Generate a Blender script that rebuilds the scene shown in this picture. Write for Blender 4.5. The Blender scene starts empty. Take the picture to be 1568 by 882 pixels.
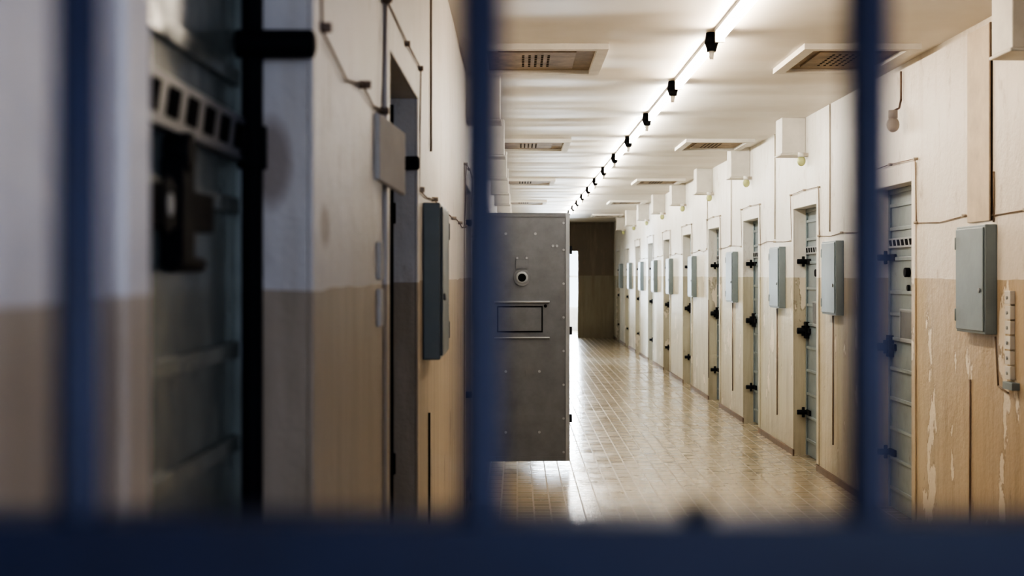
import bpy, bmesh, math, random
from mathutils import Vector, Matrix
random.seed(7)
scene = bpy.context.scene
EYE = 1.415
XL, XR = -0.30, 2.17
CZ = 2.6
YB, YE = -3.0, 32.0

# ------------------------------------------------------------------ materials
def new_mat(name):
    m = bpy.data.materials.new(name); m.use_nodes = True
    nt = m.node_tree
    return m, nt, nt.nodes['Principled BSDF']
def N(nt, t, **kw):
    n = nt.nodes.new(t)
    for k, v in kw.items():
        setattr(n, k, v)
    return n
def noise(nt, vec, scale, detail=4, rough=0.6):
    n = N(nt, 'ShaderNodeTexNoise'); n.inputs['Scale'].default_value = scale
    n.inputs['Detail'].default_value = detail; n.inputs['Roughness'].default_value = rough
    if vec: nt.links.new(vec, n.inputs['Vector'])
    return n.outputs['Fac']
def ramp(nt, fac, a, b, ca=(0,0,0,1), cb=(1,1,1,1)):
    r = N(nt, 'ShaderNodeValToRGB')
    r.color_ramp.elements[0].position = a; r.color_ramp.elements[1].position = b
    r.color_ramp.elements[0].color = ca; r.color_ramp.elements[1].color = cb
    nt.links.new(fac, r.inputs['Fac']); return r.outputs['Color']
def mix(nt, fac, a, b, mode='MIX'):
    m = N(nt, 'ShaderNodeMix', data_type='RGBA', blend_type=mode)
    for sock, v in ((m.inputs[0], fac), (m.inputs[6], a), (m.inputs[7], b)):
        if isinstance(v, (int, float)): sock.default_value = v
        elif isinstance(v, tuple): sock.default_value = v if len(v) == 4 else (*v, 1)
        else: nt.links.new(v, sock)
    return m.outputs[2]
def mth(nt, op, a, b=0.0, c=None):
    m = N(nt, 'ShaderNodeMath', operation=op)
    for i, v in enumerate((a, b, c)):
        if v is None: continue
        if isinstance(v, (int, float)): m.inputs[i].default_value = v
        else: nt.links.new(v, m.inputs[i])
    return m.outputs[0]
def mapping(nt, scale=(1,1,1)):
    tc = N(nt, 'ShaderNodeTexCoord'); mp = N(nt, 'ShaderNodeMapping')
    nt.links.new(tc.outputs['Object'], mp.inputs['Vector'])
    mp.inputs['Scale'].default_value = scale
    return mp.outputs['Vector']
def bump(nt, bsdf, h, strength, dist=0.01):
    b = N(nt, 'ShaderNodeBump'); b.inputs['Strength'].default_value = strength
    b.inputs['Distance'].default_value = dist
    nt.links.new(h, b.inputs['Height']); nt.links.new(b.outputs['Normal'], bsdf.inputs['Normal'])

def wall_mat(name, up, low, up2, low2, chip=(0.78,0.70,0.58), chip_amt=0.60, line=1.395, stains=(), cscale=4.2):
    """two tone oil paint; colours blend along the corridor from the near stretch (up/low) to the rest (up2/low2)"""
    m, nt, b = new_mat(name)
    v = mapping(nt)
    sep = N(nt, 'ShaderNodeSeparateXYZ'); nt.links.new(v, sep.inputs[0])
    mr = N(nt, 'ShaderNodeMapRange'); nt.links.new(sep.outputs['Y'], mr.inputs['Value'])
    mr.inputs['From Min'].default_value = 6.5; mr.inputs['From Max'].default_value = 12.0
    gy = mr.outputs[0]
    edge = noise(nt, v, 3.0, 2)
    zz = mth(nt, 'ADD', sep.outputs['Z'], mth(nt, 'MULTIPLY', mth(nt, 'SUBTRACT', edge, 0.5), 0.02))
    fac = mth(nt, 'GREATER_THAN', zz, line)
    big = ramp(nt, noise(nt, v, 1.3, 4, 0.65), 0.3, 0.75)
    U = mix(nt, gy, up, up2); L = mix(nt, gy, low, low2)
    upc = mix(nt, big, mix(nt, 1.0, U, (0.86,0.84,0.80), 'MULTIPLY'), U)
    vs = mapping(nt, (7, 7, 0.6))
    strk = noise(nt, vs, 1.6, 4, 0.7)
    streak = ramp(nt, strk, 0.42, 0.72)
    lowc = mix(nt, streak, L, mix(nt, 1.0, L, (0.76,0.74,0.70), 'MULTIPLY'))
    upc = mix(nt, mth(nt, 'MULTIPLY', ramp(nt, strk, 0.52, 0.74), 0.3), upc, (0.50,0.42,0.32))
    vc = mapping(nt, (1, 1.0, 0.5))
    cm = noise(nt, vc, cscale, 8, 0.60)
    chips = ramp(nt, cm, chip_amt, chip_amt+0.008)
    rim = mth(nt, 'SUBTRACT', ramp(nt, cm, chip_amt-0.012, chip_amt-0.006), chips)
    lowc = mix(nt, chips, lowc, chip)
    lowc = mix(nt, mth(nt, 'MULTIPLY', rim, 0.4), lowc, (0.16,0.10,0.05))
    gr = ramp(nt, noise(nt, mapping(nt, (1,1,0.6)), 6.5, 7, 0.68), 0.59, 0.68)
    upc = mix(nt, mth(nt, 'MULTIPLY', gr, 0.45), upc, (0.36,0.28,0.20))
    col = mix(nt, fac, lowc, upc)
    for (loc, rad, sc) in stains:
        d = N(nt, 'ShaderNodeVectorMath', operation='SUBTRACT'); nt.links.new(v, d.inputs[0]); d.inputs[1].default_value = loc
        d2 = N(nt, 'ShaderNodeVectorMath', operation='MULTIPLY'); nt.links.new(d.outputs[0], d2.inputs[0]); d2.inputs[1].default_value = sc
        ln = N(nt, 'ShaderNodeVectorMath', operation='LENGTH'); nt.links.new(d2.outputs[0], ln.inputs[0])
        q = mth(nt, 'ADD', ln.outputs['Value'], mth(nt, 'MULTIPLY', edge, rad*0.6))
        mm = N(nt, 'ShaderNodeMapRange'); nt.links.new(q, mm.inputs['Value'])
        mm.inputs['From Min'].default_value = rad*0.9; mm.inputs['From Max'].default_value = rad*1.35
        mm.inputs['To Min'].default_value = 0.6; mm.inputs['To Max'].default_value = 0.0
        col = mix(nt, mm.outputs[0], col, (0.22,0.14,0.09))
    mg = N(nt, 'ShaderNodeMapRange'); nt.links.new(zz, mg.inputs['Value'])
    mg.inputs['From Min'].default_value = 0.0; mg.inputs['From Max'].default_value = 0.45
    mg.inputs['To Min'].default_value = 0.65; mg.inputs['To Max'].default_value = 0.0
    col = mix(nt, mth(nt, 'MULTIPLY', mg.outputs[0], big), col, (0.20,0.14,0.08))
    nt.links.new(col, b.inputs['Base Color'])
    b.inputs['Roughness'].default_value = 0.45
    h = mth(nt, 'ADD', noise(nt, v, 9, 4, 0.7), mth(nt, 'MULTIPLY', chips, -0.5))
    bump(nt, b, h, 0.45, 0.014)
    return m
def paint(name, col, rough=0.45, metal=0.0, var=0.2, nscale=6, bstr=0.15, bscale=20, bdist=0.004, scuff=None, spec=0.5):
    m, nt, b = new_mat(name)
    v = mapping(nt)
    f = ramp(nt, noise(nt, v, nscale, 5, 0.65), 0.3, 0.75)
    c = mix(nt, f, tuple(x*(1-var) for x in col), tuple(min(1, x*(1+var*0.5)) for x in col))
    if scuff:
        s_ = ramp(nt, noise(nt, mapping(nt, (3, 3, 1)), 8, 8, 0.72), 0.63, 0.68)
        c = mix(nt, mth(nt, 'MULTIPLY', s_, 0.6), c, scuff)
    nt.links.new(c, b.inputs['Base Color'])
    b.inputs['Roughness'].default_value = rough; b.inputs['Metallic'].default_value = metal
    b.inputs['Specular IOR Level'].default_value = spec
    if bstr: bump(nt, b, noise(nt, v, bscale, 2), bstr, bdist)
    return m
def emis(name, col, s):
    m, nt, b = new_mat(name)
    b.inputs['Base Color'].default_value = (*col, 1)
    b.inputs['Emission Color'].default_value = (*col, 1); b.inputs['Emission Strength'].default_value = s
    return m

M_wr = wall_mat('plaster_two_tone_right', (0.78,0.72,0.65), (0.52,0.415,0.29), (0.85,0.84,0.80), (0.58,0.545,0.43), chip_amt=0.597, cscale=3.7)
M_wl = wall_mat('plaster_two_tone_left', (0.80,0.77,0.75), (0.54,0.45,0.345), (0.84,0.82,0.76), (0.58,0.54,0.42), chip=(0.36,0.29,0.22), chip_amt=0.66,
                stains=(((XL, 2.22, EYE+0.075), 0.045, (1, 0.6, 1)), ((-0.35, 2.03, EYE+0.16), 0.05, (1.6, 0.5, 0.7))))
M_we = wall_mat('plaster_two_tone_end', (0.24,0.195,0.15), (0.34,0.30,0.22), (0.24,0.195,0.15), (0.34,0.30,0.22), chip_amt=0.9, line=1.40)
M_white = paint('white_plaster', (0.80,0.80,0.80), 0.7)
M_duct = paint('cream_duct_paint', (0.72,0.69,0.63), 0.6, var=0.15)
M_door = paint('grey_blue_steel_paint', (0.24,0.29,0.31), 0.3, 0.1, 0.2, 9, scuff=(0.11,0.10,0.09))
M_doorl = paint('dark_grey_green_steel_paint', (0.20,0.23,0.21), 0.24, 0.1, 0.2, 9, 0.4, 6, 0.02)
M_leaf = paint('worn_grey_steel_paint', (0.152,0.160,0.175), 0.40, 0.1, 0.22, 7, scuff=(0.075,0.073,0.075))
M_leafl = paint('light_grey_steel_edge', (0.32,0.34,0.36), 0.4, 0.2, 0.1)
M_box = paint('blue_grey_box_paint', (0.22,0.265,0.285), 0.4, 0.1, 0.1, 8)
M_black = paint('black_iron', (0.012,0.013,0.016), 0.65, 0.0, 0.3, spec=0.15)
M_navy = paint('navy_gate_paint', (0.006,0.014,0.050), 0.42, 0.0, 0.3, 14)
M_brown = paint('brown_trim', (0.16,0.10,0.06), 0.5, 0, 0.3)
M_wire = paint('old_cable', (0.24,0.17,0.12), 0.6, 0, 0.3)
M_wirew = paint('painted_cable', (0.52,0.46,0.38), 0.6, 0, 0.2)
M_tan = paint('tan_cover', (0.62,0.52,0.40), 0.6, 0, 0.2)
M_dirty = paint('dirty_vent_panel', (0.30,0.22,0.14), 0.6, 0, 0.5, 9)
M_porc = paint('porcelain', (0.75,0.72,0.66), 0.3, 0, 0.1)
M_glassy = paint('yellow_green_globe_glass', (0.50,0.52,0.25), 0.15, 0, 0.1)
M_hole = paint('dark_void', (0.01,0.01,0.01), 0.9, 0, 0.1, bstr=0, spec=0.1)
M_tube = emis('fluorescent_tube_white', (1.0,0.955,0.88), 76)
M_tubew = emis('fluorescent_tube_warm', (1.0,0.87,0.71), 62)

# ceiling
M_ceil, nt, b = new_mat('ceiling_plaster')
v = mapping(nt)
f1 = ramp(nt, noise(nt, v, 1.1, 4, 0.6), 0.3, 0.75)
c = mix(nt, f1, (0.66,0.61,0.54), (0.79,0.76,0.70))
nt.links.new(c, b.inputs['Base Color']); b.inputs['Roughness'].default_value = 0.5
vb = mapping(nt, (0.35, 1.3, 1))
bump(nt, b, noise(nt, vb, 1.1, 1, 0.4), 0.7, 0.16)
# floor: small square tiles, alternate tone, dark joints
M_floor, nt, b = new_mat('linoleum_floor')
v = mapping(nt)
ck = N(nt, 'ShaderNodeTexChecker'); nt.links.new(v, ck.inputs['Vector'])
ck.inputs['Scale'].default_value = 10.0
ck.inputs['Color1'].default_value = (0.46,0.385,0.275,1); ck.inputs['Color2'].default_value = (0.36,0.295,0.20,1)
br = N(nt, 'ShaderNodeTexBrick'); br.offset = 0.0; nt.links.new(v, br.inputs['Vector'])
br.inputs['Scale'].default_value = 1.0; br.inputs['Brick Width'].default_value = 0.10; br.inputs['Row Height'].default_value = 0.10
br.inputs['Mortar Size'].default_value = 0.006; br.inputs['Mortar Smooth'].default_value = 0.6
big = ramp(nt, noise(nt, v, 1.5, 4, 0.65), 0.3, 0.75)
fine = ramp(nt, noise(nt, v, 40, 2, 0.6), 0.35, 0.7)
c = mix(nt, mth(nt, 'MULTIPLY', fine, 0.3), ck.outputs['Color'], (0.27,0.215,0.14))
c = mix(nt, mth(nt, 'MULTIPLY', br.outputs['Fac'], 0.7), c, (0.17,0.13,0.08))
c = mix(nt, mth(nt, 'MULTIPLY', big, 0.35), c, (0.32,0.26,0.175))
nt.links.new(c, b.inputs['Base Color'])
r = N(nt, 'ShaderNodeMapRange'); nt.links.new(noise(nt, v, 3, 4, 0.6), r.inputs['Value'])
r.inputs['From Min'].default_value = 0.3; r.inputs['From Max'].default_value = 0.7
r.inputs['To Min'].default_value = 0.11; r.inputs['To Max'].default_value = 0.27
rr = mth(nt, 'ADD', r.outputs[0], mth(nt, 'MULTIPLY', br.outputs['Fac'], 0.35))
nt.links.new(rr, b.inputs['Roughness'])
b.inputs['Specular IOR Level'].default_value = 0.75
bump(nt, b, noise(nt, v, 5.5, 4, 0.6), 0.30, 0.010)

# ------------------------------------------------------------------ mesh builder
class MB:
    def __init__(s, name, bevel=0.0):
        s.name = name; s.bm = bmesh.new(); s.mats = []; s.bev = bevel
    def mi(s, m):
        if m not in s.mats: s.mats.append(m)
        return s.mats.index(m)
    def box(s, x0, x1, y0, y1, z0, z1, m):
        x0, x1 = sorted((x0, x1)); y0, y1 = sorted((y0, y1)); z0, z1 = sorted((z0, z1))
        vs = [s.bm.verts.new(p) for p in [(x0,y0,z0),(x1,y0,z0),(x1,y1,z0),(x0,y1,z0),(x0,y0,z1),(x1,y0,z1),(x1,y1,z1),(x0,y1,z1)]]
        for f in [(0,3,2,1),(4,5,6,7),(0,1,5,4),(1,2,6,5),(2,3,7,6),(3,0,4,7)]:
            fc = s.bm.faces.new([vs[i] for i in f]); fc.material_index = s.mi(m)
        return vs
    def cyl(s, p0, p1, r, m, seg=14, r1=None):
        p0 = Vector(p0); p1 = Vector(p1); r1 = r if r1 is None else r1
        d = (p1-p0).normalized(); a = d.orthogonal().normalized(); bb = d.cross(a)
        A = []; B = []
        for i in range(seg):
            t = 2*math.pi*i/seg; o = a*math.cos(t)+bb*math.sin(t)
            A.append(s.bm.verts.new(p0+o*r)); B.append(s.bm.verts.new(p1+o*r1))
        k = s.mi(m)
        for i in range(seg):
            j = (i+1) % seg
            f = s.bm.faces.new([A[i], A[j], B[j], B[i]]); f.material_index = k; f.smooth = True
        f = s.bm.faces.new(A[::-1]); f.material_index = k
        f = s.bm.faces.new(B); f.material_index = k
    def path(s, pts, r, m, seg=6):
        for a, b_ in zip(pts, pts[1:]): s.cyl(a, b_, r, m, seg)
    def sph(s, c, r, m, sc=(1,1,1)):
        before = set(s.bm.faces)
        bmesh.ops.create_uvsphere(s.bm, u_segments=14, v_segments=8, radius=r, matrix=Matrix.Translation(c) @ Matrix.Diagonal((*sc, 1)))
        k = s.mi(m)
        for f in s.bm.faces:
            if f not in before: f.material_index = k; f.smooth = True
    def done(s, loc=None, rotz=0):
        me = bpy.data.meshes.new(s.name)
        bmesh.ops.recalc_face_normals(s.bm, faces=s.bm.faces)
        s.bm.to_mesh(me); s.bm.free()
        for m in s.mats: me.materials.append(m)
        o = bpy.data.objects.new(s.name, me); scene.collection.objects.link(o)
        if loc: o.location = loc
        o.rotation_euler[2] = rotz
        if s.bev:
            md = o.modifiers.new('bevel', 'BEVEL'); md.width = s.bev; md.segments = 2; md.limit_method = 'ANGLE'
        return o

# ------------------------------------------------------------------ layout
DH = 1.93
right_doors = [(2.6, 3.46), (5.08, 5.94)] + [(7.80+2.48*k, 8.66+2.48*k) for k in range(0, 10)]
left_doors = [(1.13, 2.03), (3.25, 4.16)] + [(5.55+2.48*k, 6.45+2.48*k) for k in range(1, 11)]
OPEN_L = (10.56, 11.36)
left_doors = [d for d in left_doors if not (10 < d[0] < 11.5)] + [OPEN_L]
CELL_OPEN = [d for d in left_doors if 22.5 < d[0] < 24.0][0]
left_doors.sort()

def build_wall(name, side, xw, doors, mat, window=None):
    mb = MB(name); th = 0.32*side
    y = YB
    if window:
        a, b_, s0, s1 = window
        mb.box(xw, xw+th, y, a, 0, CZ, mat); mb.box(xw, xw+th, a, b_, 0, s0, mat); mb.box(xw, xw+th, a, b_, s1, CZ, mat)
        y = b_
    for (a, b_) in doors:
        mb.box(xw, xw+th, y, a, 0, CZ, mat)
        mb.box(xw, xw+th, a, b_, DH, CZ, mat)
        y = b_
    mb.box(xw, xw+th, y, YE, 0, CZ, mat)
    return mb.done()
FILL_WIN = (-1.7, -0.5, 0.95, 2.25)  # unseen opening added behind the camera to let in cool fill
build_wall('wall_right', 1, XR, right_doors, M_wr, FILL_WIN)
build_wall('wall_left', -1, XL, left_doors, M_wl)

mb = MB('floor'); mb.box(-3.2, 4.5, YB-0.3, 37.2, -0.1, 0, M_floor); mb.done()
mb = MB('ceiling'); mb.box(-3.2, 4.5, YB-0.3, 37.2, CZ, CZ+0.1, M_ceil); mb.done()
DX0, DX1, DZ = 0.42, 1.36, 1.95
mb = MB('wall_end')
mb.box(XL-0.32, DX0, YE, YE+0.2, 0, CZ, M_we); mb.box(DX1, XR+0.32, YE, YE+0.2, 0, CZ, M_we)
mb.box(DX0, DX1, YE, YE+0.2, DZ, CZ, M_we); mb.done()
mb = MB('wall_end_room')
mb.box(-1.2, -1.0, YE+0.2, 36.6, 0, CZ, M_white); mb.box(2.5, 2.7, YE+0.2, 36.6, 0, CZ, M_white)
mb.box(-1.2, 0.3, 36.4, 36.6, 0, CZ, M_white); mb.box(1.75, 2.7, 36.4, 36.6, 0, CZ, M_white)
mb.box(0.3, 1.75, 36.4, 36.6, 0, 0.55, M_white); mb.box(0.3, 1.75, 36.4, 36.6, 2.2, CZ, M_white); mb.done()
mb = MB('window_1')
for x in (0.3, 0.97, 1.70): mb.box(x, x+0.05, 36.42, 36.47, 0.55, 2.2, M_white)
for z in (0.55, 1.35, 2.15): mb.box(0.3, 1.75, 36.43, 36.46, z, z+0.05, M_white)
mb.done()
mb = MB('wall_back')
mb.box(XL-0.32, 0.1, YB-0.2, YB, 0, CZ, M_wl); mb.box(1.8, XR+0.32, YB-0.2, YB, 0, CZ, M_wl)
mb.box(0.1, 1.8, YB-0.2, YB, 0, 0.9, M_wl); mb.box(0.1, 1.8, YB-0.2, YB, 2.3, CZ, M_wl); mb.done()
mb = MB('window_2')
for x in (0.1, 0.92, 1.75): mb.box(x, x+0.05, YB-0.15, YB-0.1, 0.9, 2.3, M_white)
for z in (0.9, 1.6, 2.25): mb.box(0.1, 1.8, YB-0.14, YB-0.11, z, z+0.05, M_white)
mb.done()
mb = MB('added_side_window')  # frame for the added fill opening, out of view
for y in (FILL_WIN[0], (FILL_WIN[0]+FILL_WIN[1])/2-0.02, FILL_WIN[1]-0.05): mb.box(XR+0.12, XR+0.17, y, y+0.05, FILL_WIN[2], FILL_WIN[3], M_white)
for z in (FILL_WIN[2], 1.6, FILL_WIN[3]-0.05): mb.box(XR+0.13, XR+0.16, FILL_WIN[0], FILL_WIN[1], z, z+0.05, M_white)
mb.done()
for (a, b_) in (OPEN_L, CELL_OPEN):
    mb = MB('wall_cell')
    x1 = XL-0.32; x0 = x1-2.2
    mb.box(x0, x1, a-0.75, a-0.6, 0, CZ, M_wl); mb.box(x0, x1, b_+0.6, b_+0.75, 0, CZ, M_wl)
    mb.box(x0-0.15, x0, a-0.75, b_+0.75, 0, CZ, M_wl); mb.done()
def base(name, side, xw, doors):
    mb = MB(name); y = YB
    for (a, b_) in doors + [(YE, YE)]:
        mb.box(xw, xw-side*0.012, y, a, 0, 0.045, M_brown)
        y = b_
    mb.done()
base('baseboard_right', 1, XR, right_doors); base('baseboard_left', -1, XL, left_doors)
k = 0
for side, xw, doors, mat in ((1, XR, right_doors, M_wr), (-1, XL, left_doors, M_wl)):
    for (a, b_) in doors:
        k += 1; mb = MB('trim_%d' % k, 0.003)
        t = xw-side*0.009
        mb.box(xw, t, a-0.07, a, 0.05, DH+0.10, mat); mb.box(xw, t, b_, b_+0.07, 0.05, DH+0.10, mat)
        mb.box(xw, t, a, b_, DH, DH+0.10, mat)
        mb.done()

# ------------------------------------------------------------------ cell doors
def cell_door(side, xw, a, b_, rod):
    mb = MB('cell_door', 0.003)
    MD = M_doorl if rod else M_door
    ML = M_leaf if rod else M_leafl
    X = lambda d: xw+side*d
    mb.box(X(0.10), X(0.15), a, b_, 0.01, DH, MD)
    mb.box(X(0.088), X(0.10), a, a+0.03, 0.01, DH, MD); mb.box(X(0.088), X(0.10), b_-0.03, b_, 0.01, DH, MD)
    mb.box(X(0.088), X(0.10), a, b_, DH-0.03, DH, MD)
    for z in (0.12, 0.30, 0.48, 0.66, 0.84, 1.02, 1.17, 1.30, 1.50, 1.68, 1.82):
        mb.box(X(0.09), X(0.10), a+0.03, b_-0.03, z, z+0.022, MD)
    mb.box(X(0.082), X(0.10), a+0.03, b_-0.03, 1.575, 1.635, ML)
    n = 9
    for i in range(n):
        y = a+0.08+i*(b_-a-0.16)/(n-1)
        k = mb.mi(M_hole); x = X(0.0815)
        vs = [mb.bm.verts.new(p) for p in ((x, y-0.04, 1.588), (x, y+0.02, 1.588), (x, y+0.04, 1.624), (x, y-0.02, 1.624))]
        f = mb.bm.faces.new(vs); f.material_index = k
    c = (a+b_)/2
    if not rod:
        mb.box(X(0.085), X(0.10), c-0.17, c+0.17, 1.02, 1.045, ML); mb.box(X(0.085), X(0.10), c-0.17, c+0.17, 1.20, 1.215, ML)
        mb.box(X(0.085), X(0.10), c-0.17, c-0.15, 1.02, 1.215, ML); mb.box(X(0.085), X(0.10), c+0.15, c+0.17, 1.02, 1.215, ML)
    if rod:
        l0, l1 = b_-0.56, b_-0.26
        mb.box(X(0.078), X(0.10), l0, l1, EYE+0.052, EYE+0.098, M_black)
        ym = l0+0.15
        mb.box(X(0.074), X(0.10), ym-0.03, ym+0.03, EYE+0.01, EYE+0.13, M_black)
        mb.cyl((X(0.07), ym, EYE+0.140), (X(0.10), ym, EYE+0.140), 0.022, M_black)
        mb.cyl((X(0.085), ym-0.04, EYE+0.012), (X(0.085), ym+0.10, EYE+0.012), 0.009, M_black)
        mb.cyl((X(0.074), ym-0.09, EYE+0.076), (X(0.078), ym-0.09, EYE+0.076), 0.032, M_black)
        mb.cyl((X(0.072), ym-0.09, EYE+0.076), (X(0.074), ym-0.09, EYE+0.076), 0.013, M_leafl)
        y = b_-0.018
        mb.cyl((X(0.076), y, 0.02), (X(0.076), y, DH-0.02), 0.016, M_black)
        for z in (EYE+0.18, EYE-0.55, 0.3):
            mb.cyl((X(0.076), y, z-0.03), (X(0.076), y, z+0.03), 0.022, M_black)
            mb.box(X(0.076), X(0.10), y-0.05, y+0.017, z-0.015, z+0.015, M_black)
        for z in (EYE+0.325, EYE-0.75):
            mb.cyl((X(0.095), y-0.01, z), (X(-0.012), y-0.01, z), 0.020, M_black, 18)
            mb.cyl((X(-0.012), y-0.01, z), (X(-0.016), y-0.01, z), 0.020, M_black, 18, 0.012)
    else:
        mb.cyl((X(0.10), c, 1.43), (X(0.07), c, 1.43), 0.028, M_black); mb.cyl((X(0.10), c, 1.34), (X(0.085), c, 1.34), 0.018, M_black)
        y = b_-0.05
        for z, r in ((1.52, 0.019), (0.98, 0.024), (0.345, 0.019)):
            mb.cyl((X(0.10), y, z), (X(0.012), y, z), r, M_black)
            mb.cyl((X(0.06), y, z-0.04), (X(0.06), y, z+0.04), r*0.6, M_black)
            mb.box(X(0.085), X(0.10), y-0.10, y+0.03, z-0.02, z+0.02, M_black)
        mb.box(X(0.07), X(0.10), y-0.04, y+0.03, 0.92, 1.05, M_black)
        mb.box(X(0.085), X(0.10), c-0.13, c+0.13, 1.045, 1.20, M_leaf)
    return mb.done()
for d in right_doors: cell_door(1, XR, d[0], d[1], False)
for d in left_doors:
    if d in (OPEN_L, CELL_OPEN): continue
    cell_door(-1, XL, d[0], d[1], True)

# ------------------------------------------------------------------ open steel door
mb = MB('open_cell_door', 0.004)
W = 0.675; Z0, Z1 = 0.035, 1.875; U = 0.29
mb.box(0, W, 0, 0.045, Z0, Z1, M_leaf)
mb.box(W-0.03, W, -0.006, 0, Z0, Z1, M_leafl); mb.box(0, W-0.03, -0.006, 0, Z1-0.03, Z1, M_leaf)
mb.box(0, W-0.03, -0.006, 0, Z0, Z0+0.035, M_leaf)
px, pz = U+0.03, 1.395
mb.cyl((px, 0, pz), (px, -0.012, pz), 0.062, M_leaf, 28); mb.cyl((px, -0.012, pz), (px, -0.018, pz), 0.046, M_leafl, 28, 0.036)
mb.cyl((px, -0.018, pz), (px, -0.020, pz), 0.030, M_hole, 20)
mb.box(px-0.045, px+0.045, -0.008, 0, pz+0.065, pz+0.13, M_leaf)
for dx in (-0.035, 0.035): mb.cyl((px+dx, 0, pz+0.145), (px+dx, -0.008, pz+0.145), 0.008, M_leafl)
h0, h1, g0, g1 = U-0.155, U+0.185, 0.99, 1.185
for a_ in ((h0, h1, g0, g0+0.010), (h0, h1, g1-0.010, g1), (h0, h0+0.010, g0, g1), (h1-0.010, h1, g0, g1)):
    mb.box(a_[0], a_[1], -0.007, 0, a_[2], a_[3], M_hole)
mb.box(h0+0.010, h1-0.010, -0.006, 0, g0+0.010, g1-0.010, M_leaf)
mb.cyl((h0-0.02, -0.009, g1+0.03), (h1+0.05, -0.009, g1+0.03), 0.008, M_leafl)
mb.cyl((h0-0.02, -0.009, g0-0.04), (h1+0.05, -0.009, g0-0.04), 0.006, M_leafl)
mb.sph((h1+0.02, -0.004, g1-0.0), 0.012, M_hole)
for z in (0.1, 0.35, 0.6, 0.85, 1.1, 1.35, 1.6, 1.8):
    mb.cyl((W-0.045, 0, z), (W-0.045, -0.006, z), 0.009, M_leafl); mb.cyl((0.03, 0, z), (0.03, -0.006, z), 0.009, M_leafl)
for (x, z) in ((0.2, 1.72), (0.42, 1.72), (0.2, 0.7), (0.45, 0.7), (0.2, 0.25), (0.45, 0.25), (0.55, 1.63), (0.58, 1.63)):
    mb.cyl((x, 0, z), (x, -0.006, z), 0.010, M_leafl)
for z in (0.35, 1.0, 1.6):
    mb.cyl((-0.012, 0.02, z-0.07), (-0.012, 0.02, z+0.07), 0.014, M_black)
    mb.box(W, W+0.02, 0.01, 0.035, z-0.03, z+0.03, M_black)
mb.done((XL+0.014, 10.52, 0), math.radians(3))

# ------------------------------------------------------------------ junction boxes
def jbox(side, xw, y0, w=0.42, d=0.055, z0=EYE-0.27, z1=EYE+0.23):
    mb = MB('junction_box', 0.004)
    X = lambda k: xw-side*k
    mb.box(X(0), X(d), y0, y0+w, z0, z1, M_box)
    mb.box(X(d), X(d+0.008), y0+0.012, y0+w-0.012, z0+0.012, z1-0.012, M_box)
    mb.cyl((X(d+0.008), y0+0.05, z0+0.2), (X(d+0.016), y0+0.05, z0+0.2), 0.012, M_leafl)
    for z in (z0+0.08, z1-0.08): mb.cyl((X(d+0.004), y0+w-0.005, z-0.03), (X(d+0.004), y0+w-0.005, z+0.03), 0.007, M_box)
    mb.done()
for y in (6.43, 9.45, 11.50, 13.98, 17.2, 19.8, 22.0, 24.4, 26.9, 29.2): jbox(1, XR, y)
for y in (4.52, 9.5, 12.1, 14.6, 17.0, 19.5): jbox(-1, XL, y)

# ------------------------------------------------------------------ ducts at ceiling + globe lamps
def duct(side, xw, y, prot=0.18, dep=0.25):
    mb = MB('ventilation_duct_box', 0.006)
    X = lambda k: xw-side*k
    mb.box(X(0), X(prot), y, y+dep, CZ-0.27, CZ, M_duct)
    mb.box(X(0), X(prot+0.01), y-0.006, y+dep+0.006, CZ-0.285, CZ-0.27, M_duct)
    mb.done()
def globe(side, xw, y):
    mb = MB('bulkhead_lamp')
    x = xw-side*0.05
    mb.box(xw, x, y-0.02, y+0.02, 2.30, 2.325, M_wirew)
    mb.cyl((x, y, 2.33), (x, y, 2.295), 0.026, M_porc)
    mb.sph((x, y, 2.265), 0.032, M_glassy, (1, 1, 1.2)); mb.done()
duct(1, XR, 5.72)
for k in range(0, 8):
    duct(1, XR, 10.7+2.55*k); globe(1, XR, 10.62+2.55*k)
    duct(-1, XL, 8.35+2.5*k, 0.2)
mb = MB('bulkhead_lamp')
mb.path([(XR-0.012, 8.0, 2.56), (XR-0.012, 8.0, 2.40), (XR-0.03, 7.97, 2.35), (XR-0.07, 7.95, 2.33)], 0.006, M_wire)
mb.cyl((XR-0.07, 7.95, 2.335), (XR-0.07, 7.95, 2.29), 0.026, M_wirew); mb.sph((XR-0.07, 7.95, 2.255), 0.036, M_wirew, (1,1,1.2)); mb.done()

# ------------------------------------------------------------------ ceiling hatches
def hatch(x0, x1, y0, y1):
    mb = MB('ceiling_hatch', 0.004)
    w = 0.06; t = 0.03
    mb.box(x0, x1, y0, y0+w, CZ-t, CZ, M_duct); mb.box(x0, x1, y1-w, y1, CZ-t, CZ, M_duct)
    mb.box(x0, x0+w, y0+w, y1-w, CZ-t, CZ, M_duct); mb.box(x1-w, x1, y0+w, y1-w, CZ-t, CZ, M_duct)
    mb.box(x0+w, x1-w, y0+w, y1-w, CZ-0.008, CZ, M_dirty)
    cx = (x0+x1)/2; cy = (y0+y1)/2
    mb.box(x0+w+0.06, x1-w-0.1, y0+w+0.12, y1-w-0.12, CZ-0.018, CZ-0.008, M_dirty)
    for i in range(5):
        for j in range(7):
            x = cx-0.10+i*0.034; y = cy-0.2+j*0.062
            mb.box(x, x+0.013, y, y+0.026, CZ-0.020, CZ-0.018, M_hole)
    mb.done()
for k in range(0, 5):
    y = 7.28+5.1*k
    hatch(-0.22, 0.47, y, y+0.96); hatch(1.47, 2.07, y, y+0.9)

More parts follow.
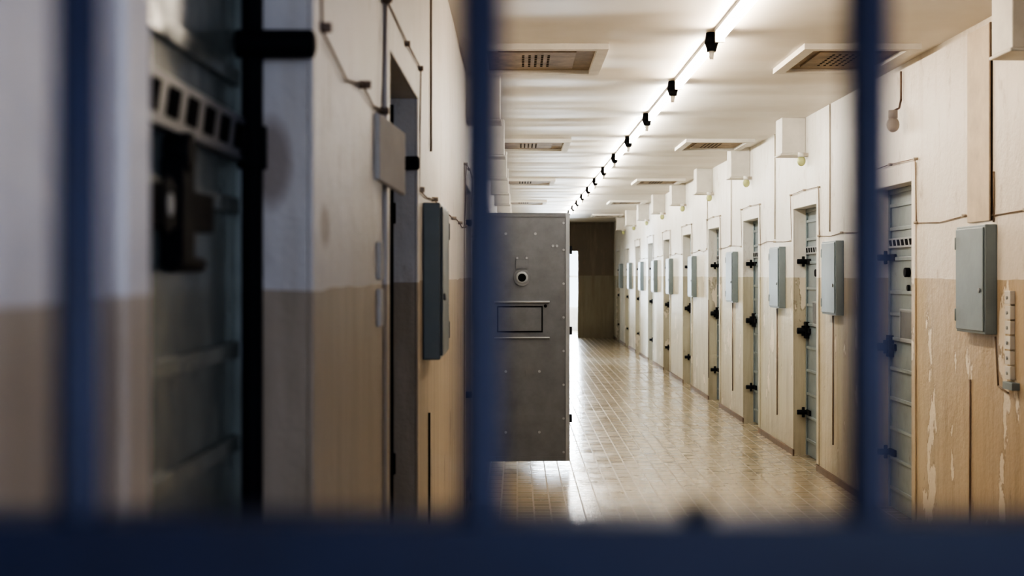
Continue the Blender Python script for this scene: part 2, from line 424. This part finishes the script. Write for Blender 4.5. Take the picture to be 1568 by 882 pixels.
# ------------------------------------------------------------------ fluorescent fixtures
XF = 0.97
for k in range(0, 13):
    y = 5.22+1.74*k
    mb = MB('fluorescent_light')
    mb.box(XF-0.022, XF+0.022, y+0.14, y+1.62, CZ-0.020, CZ, M_white)
    for yy in (y+0.14, y+1.58): mb.box(XF-0.022, XF+0.022, yy, yy+0.03, CZ-0.07, CZ-0.02, M_porc)
    mb.cyl((XF, y+0.17, CZ-0.048), (XF, y+1.58, CZ-0.048), 0.018, M_tubew if k < 2 else M_tube, 8)
    mb.cyl((XF-0.02, y, CZ), (XF-0.02, y, CZ-0.05), 0.026, M_black, 16, 0.034)
    mb.cyl((XF-0.02, y, CZ-0.05), (XF-0.02, y, CZ-0.09), 0.034, M_black, 16, 0.022)
    mb.cyl((XF-0.02, y, CZ-0.09), (XF-0.02, y, CZ-0.13), 0.014, M_porc, 12, 0.010)
    mb.done()

# ------------------------------------------------------------------ cables
def cable_run(name, side, xw, doors, z0, ztop, ystart, yend):
    mb = MB(name); x = xw-side*0.006; xo = xw-side*0.014
    pts = []; y = ystart
    def seg(ya, yb, z):
        n = max(2, int((yb-ya)/0.35)); out = []
        for i in range(n+1):
            out.append((x, ya+(yb-ya)*i/n, z+random.uniform(-0.018, 0.012)))
        return out
    ins = []
    for (a, b_) in doors:
        if b_ < ystart or a > yend: continue
        if a > y:
            s_ = seg(y, a-0.09, z0); pts += s_; ins += s_[::2]
        s_ = [(xo, a-0.09, ztop), (xo, (a+b_)/2, ztop+0.01), (xo, b_+0.09, ztop)]; pts += s_; ins += s_
        y = b_+0.09
        pts.append((x, y, z0))
    mb.path(pts, 0.0025, M_wire)
    for p in ins: mb.cyl((xw, p[1], p[2]), (xw-side*0.022, p[1], p[2]), 0.008, M_wirew, 8)
    mb.done()
cable_run('wall_cable', 1, XR, right_doors, EYE+0.285, EYE+0.63, 6.04, 26)
cable_run('wall_cable', -1, XL, left_doors[2:], EYE+0.26, EYE+0.62, 4.26, 26)
mb = MB('wall_cable')
P = [(-0.306, 2.127, 0.37), (-0.306, 2.45, 0.335), (-0.306, 2.70, 0.361), (-0.306, 2.9, 0.345), (-0.306, 3.08, 0.355), (-0.29, 3.15, 0.61), (-0.285, 3.69, 0.60), (-0.285, 4.2, 0.61), (-0.294, 4.26, 0.26)]
P = [(-0.294 if i < 5 else p[0], p[1], EYE+p[2]) for i, p in enumerate(P)]
mb.path(P, 0.0022, M_wire)
for i in (0, 2, 4, 5, 6, 7): mb.cyl((XL, P[i][1], P[i][2]), (XL+0.022, P[i][1], P[i][2]), 0.008, M_wire, 10)
mb.path([(-0.292, 2.08, EYE+0.62), (-0.292, 2.127, EYE+0.37)], 0.0022, M_wire)
mb.done()
mb = MB('conduit_pipe')
mb.path([(XL+0.006, 4.84, CZ), (XL+0.006, 4.84, EYE+0.42)], 0.004, M_wire)
mb.path([(XL+0.006, 4.75, EYE-0.46), (XL+0.006, 4.75, 0.05)], 0.004, M_black); mb.done()
mb = MB('conduit_pipe')
mb.path([(XR-0.006, 6.46, EYE+0.24), (XR-0.006, 6.46, EYE+0.47)], 0.004, M_wire)
mb.path([(XR-0.006, 6.80, EYE-0.5), (XR-0.006, 6.80, 0.06)], 0.005, M_wire)
mb.path([(XR-0.006, 6.44, EYE-0.28), (XR-0.006, 6.40, EYE-0.5), (XR-0.006, 6.27, EYE-0.52)], 0.004, M_wire); mb.done()
for y in (9.75, 11.85, 14.3, 16.1):
    mb = MB('conduit_pipe'); mb.path([(XR-0.006, y, EYE-0.28), (XR-0.006, y, 0.25)], 0.005, M_wire)
    mb.path([(XR-0.006, y+0.1, 2.6), (XR-0.006, y+0.1, EYE+0.3)], 0.005, M_wirew); mb.done()
mb = MB('cable_cover_panel', 0.002)
mb.box(XR, XR-0.010, 6.49, 6.83, EYE+0.25, EYE+1.155, M_tan)
mb.box(XR, XR-0.014, 6.49, 6.505, EYE+0.25, EYE+1.155, M_wire); mb.done()
mb = MB('terminal_strip', 0.002)
for i in range(6):
    z = EYE-0.07-i*0.066
    mb.box(XR, XR-0.022, 6.20, 6.27, z-0.058, z, M_porc); mb.cyl((XR-0.022, 6.235, z-0.03), (XR-0.027, 6.235, z-0.03), 0.008, M_leafl)
mb.box(XR, XR-0.035, 6.14, 6.26, EYE-0.50, EYE-0.468, M_box); mb.done()
mb = MB('terminal_strip', 0.002)
for z0, z1 in ((-0.01, 0.07), (-0.11, -0.03)):
    mb.box(XL, XL+0.010, 3.03, 3.09, EYE+z0, EYE+z1, M_duct)
mb.done()
mb = MB('latch_flap', 0.003)
vs = mb.box(XL, XL+0.012, 2.98, 3.22, EYE+0.20, EYE+0.34, M_duct)
for v_ in vs:
    if v_.co.y > 3.1: v_.co.x += 0.035; v_.co.z -= 0.02
mb.box(XL, XL+0.03, 3.15, 3.18, EYE+0.25, EYE+0.29, M_black)
mb.done()

# ------------------------------------------------------------------ foreground gate
mb = MB('barred_gate')
GY = 0.436; R = 0.0072
xs = [-0.2555, -0.1345, -0.0114, 0.1073]
while xs[-1]+0.12 < XR-0.03: xs.append(xs[-1]+0.1205)
for x in xs: mb.cyl((x, GY, 0.06), (x, GY, 2.5), R, M_navy, 20)
mb.box(XL+0.003, XR-0.015, GY-0.012, GY+0.012, EYE-0.128, EYE-0.0735, M_navy)
mb.box(XL+0.003, XR-0.015, GY-0.012, GY+0.012, 0.03, 0.07, M_navy)
mb.box(XL+0.003, XR-0.015, GY-0.012, GY+0.012, 2.48, 2.52, M_navy)
mb.box(XL+0.015, XL+0.032, GY-0.015, GY+0.015, 0.003, 2.59, M_navy); mb.box(XR-0.04, XR-0.015, GY-0.015, GY+0.015, 0.003, 2.59, M_navy)
mb.cyl((0.055, GY, EYE-0.074), (0.055, GY, EYE-0.0700), 0.005, M_black, 12)
mb.done()

# ------------------------------------------------------------------ lights
def area(name, loc, rot, sx, sy, power, col):
    l = bpy.data.lights.new(name, 'AREA'); l.shape = 'RECTANGLE'; l.size = sx; l.size_y = sy
    l.energy = power; l.color = col
    o = bpy.data.objects.new(name, l); o.location = loc; o.rotation_euler = rot; scene.collection.objects.link(o); return o
area('window_daylight_end', (1.02, 36.5, 1.38), (math.radians(-90), 0, 0), 1.4, 1.6, 450, (0.80, 0.90, 1.0))
area('window_daylight_back', (0.95, YB-0.17, 1.6), (math.radians(90), 0, 0), 1.6, 1.35, 11, (0.62, 0.74, 1.0))
area('added_side_fill', (XR+0.25, (FILL_WIN[0]+FILL_WIN[1])/2, 1.6), (0, math.radians(90), 0), 1.25, 1.1, 40, (0.48, 0.56, 1.0))  # added fill lamp, cools and brightens the near left wall
area('cell_daylight', (XL-2.4, (CELL_OPEN[0]+CELL_OPEN[1])/2, 1.7), (0, math.radians(-90), 0), 1.0, 1.0, 300, (0.55, 0.72, 1.0))
w = bpy.data.worlds.new('World'); scene.world = w; w.use_nodes = True
w.node_tree.nodes['Background'].inputs[0].default_value = (0.75, 0.87, 1.0, 1)
w.node_tree.nodes['Background'].inputs[1].default_value = 3.0

# ------------------------------------------------------------------ camera
cam = bpy.data.cameras.new('camera'); co = bpy.data.objects.new('camera', cam); scene.collection.objects.link(co)
co.location = (0, 0, EYE); co.rotation_euler = (math.radians(90), 0, 0)
cam.lens = 50; cam.sensor_width = 36
cam.shift_x = -10/1920; cam.shift_y = -24.5/1920
cam.clip_start = 0.02
cam.dof.use_dof = True; cam.dof.focus_distance = 9.5; cam.dof.aperture_fstop = 4.2
scene.camera = co
scene.view_settings.view_transform = 'AgX'
scene.view_settings.look = 'AgX - High Contrast'
scene.view_settings.exposure = 0.15
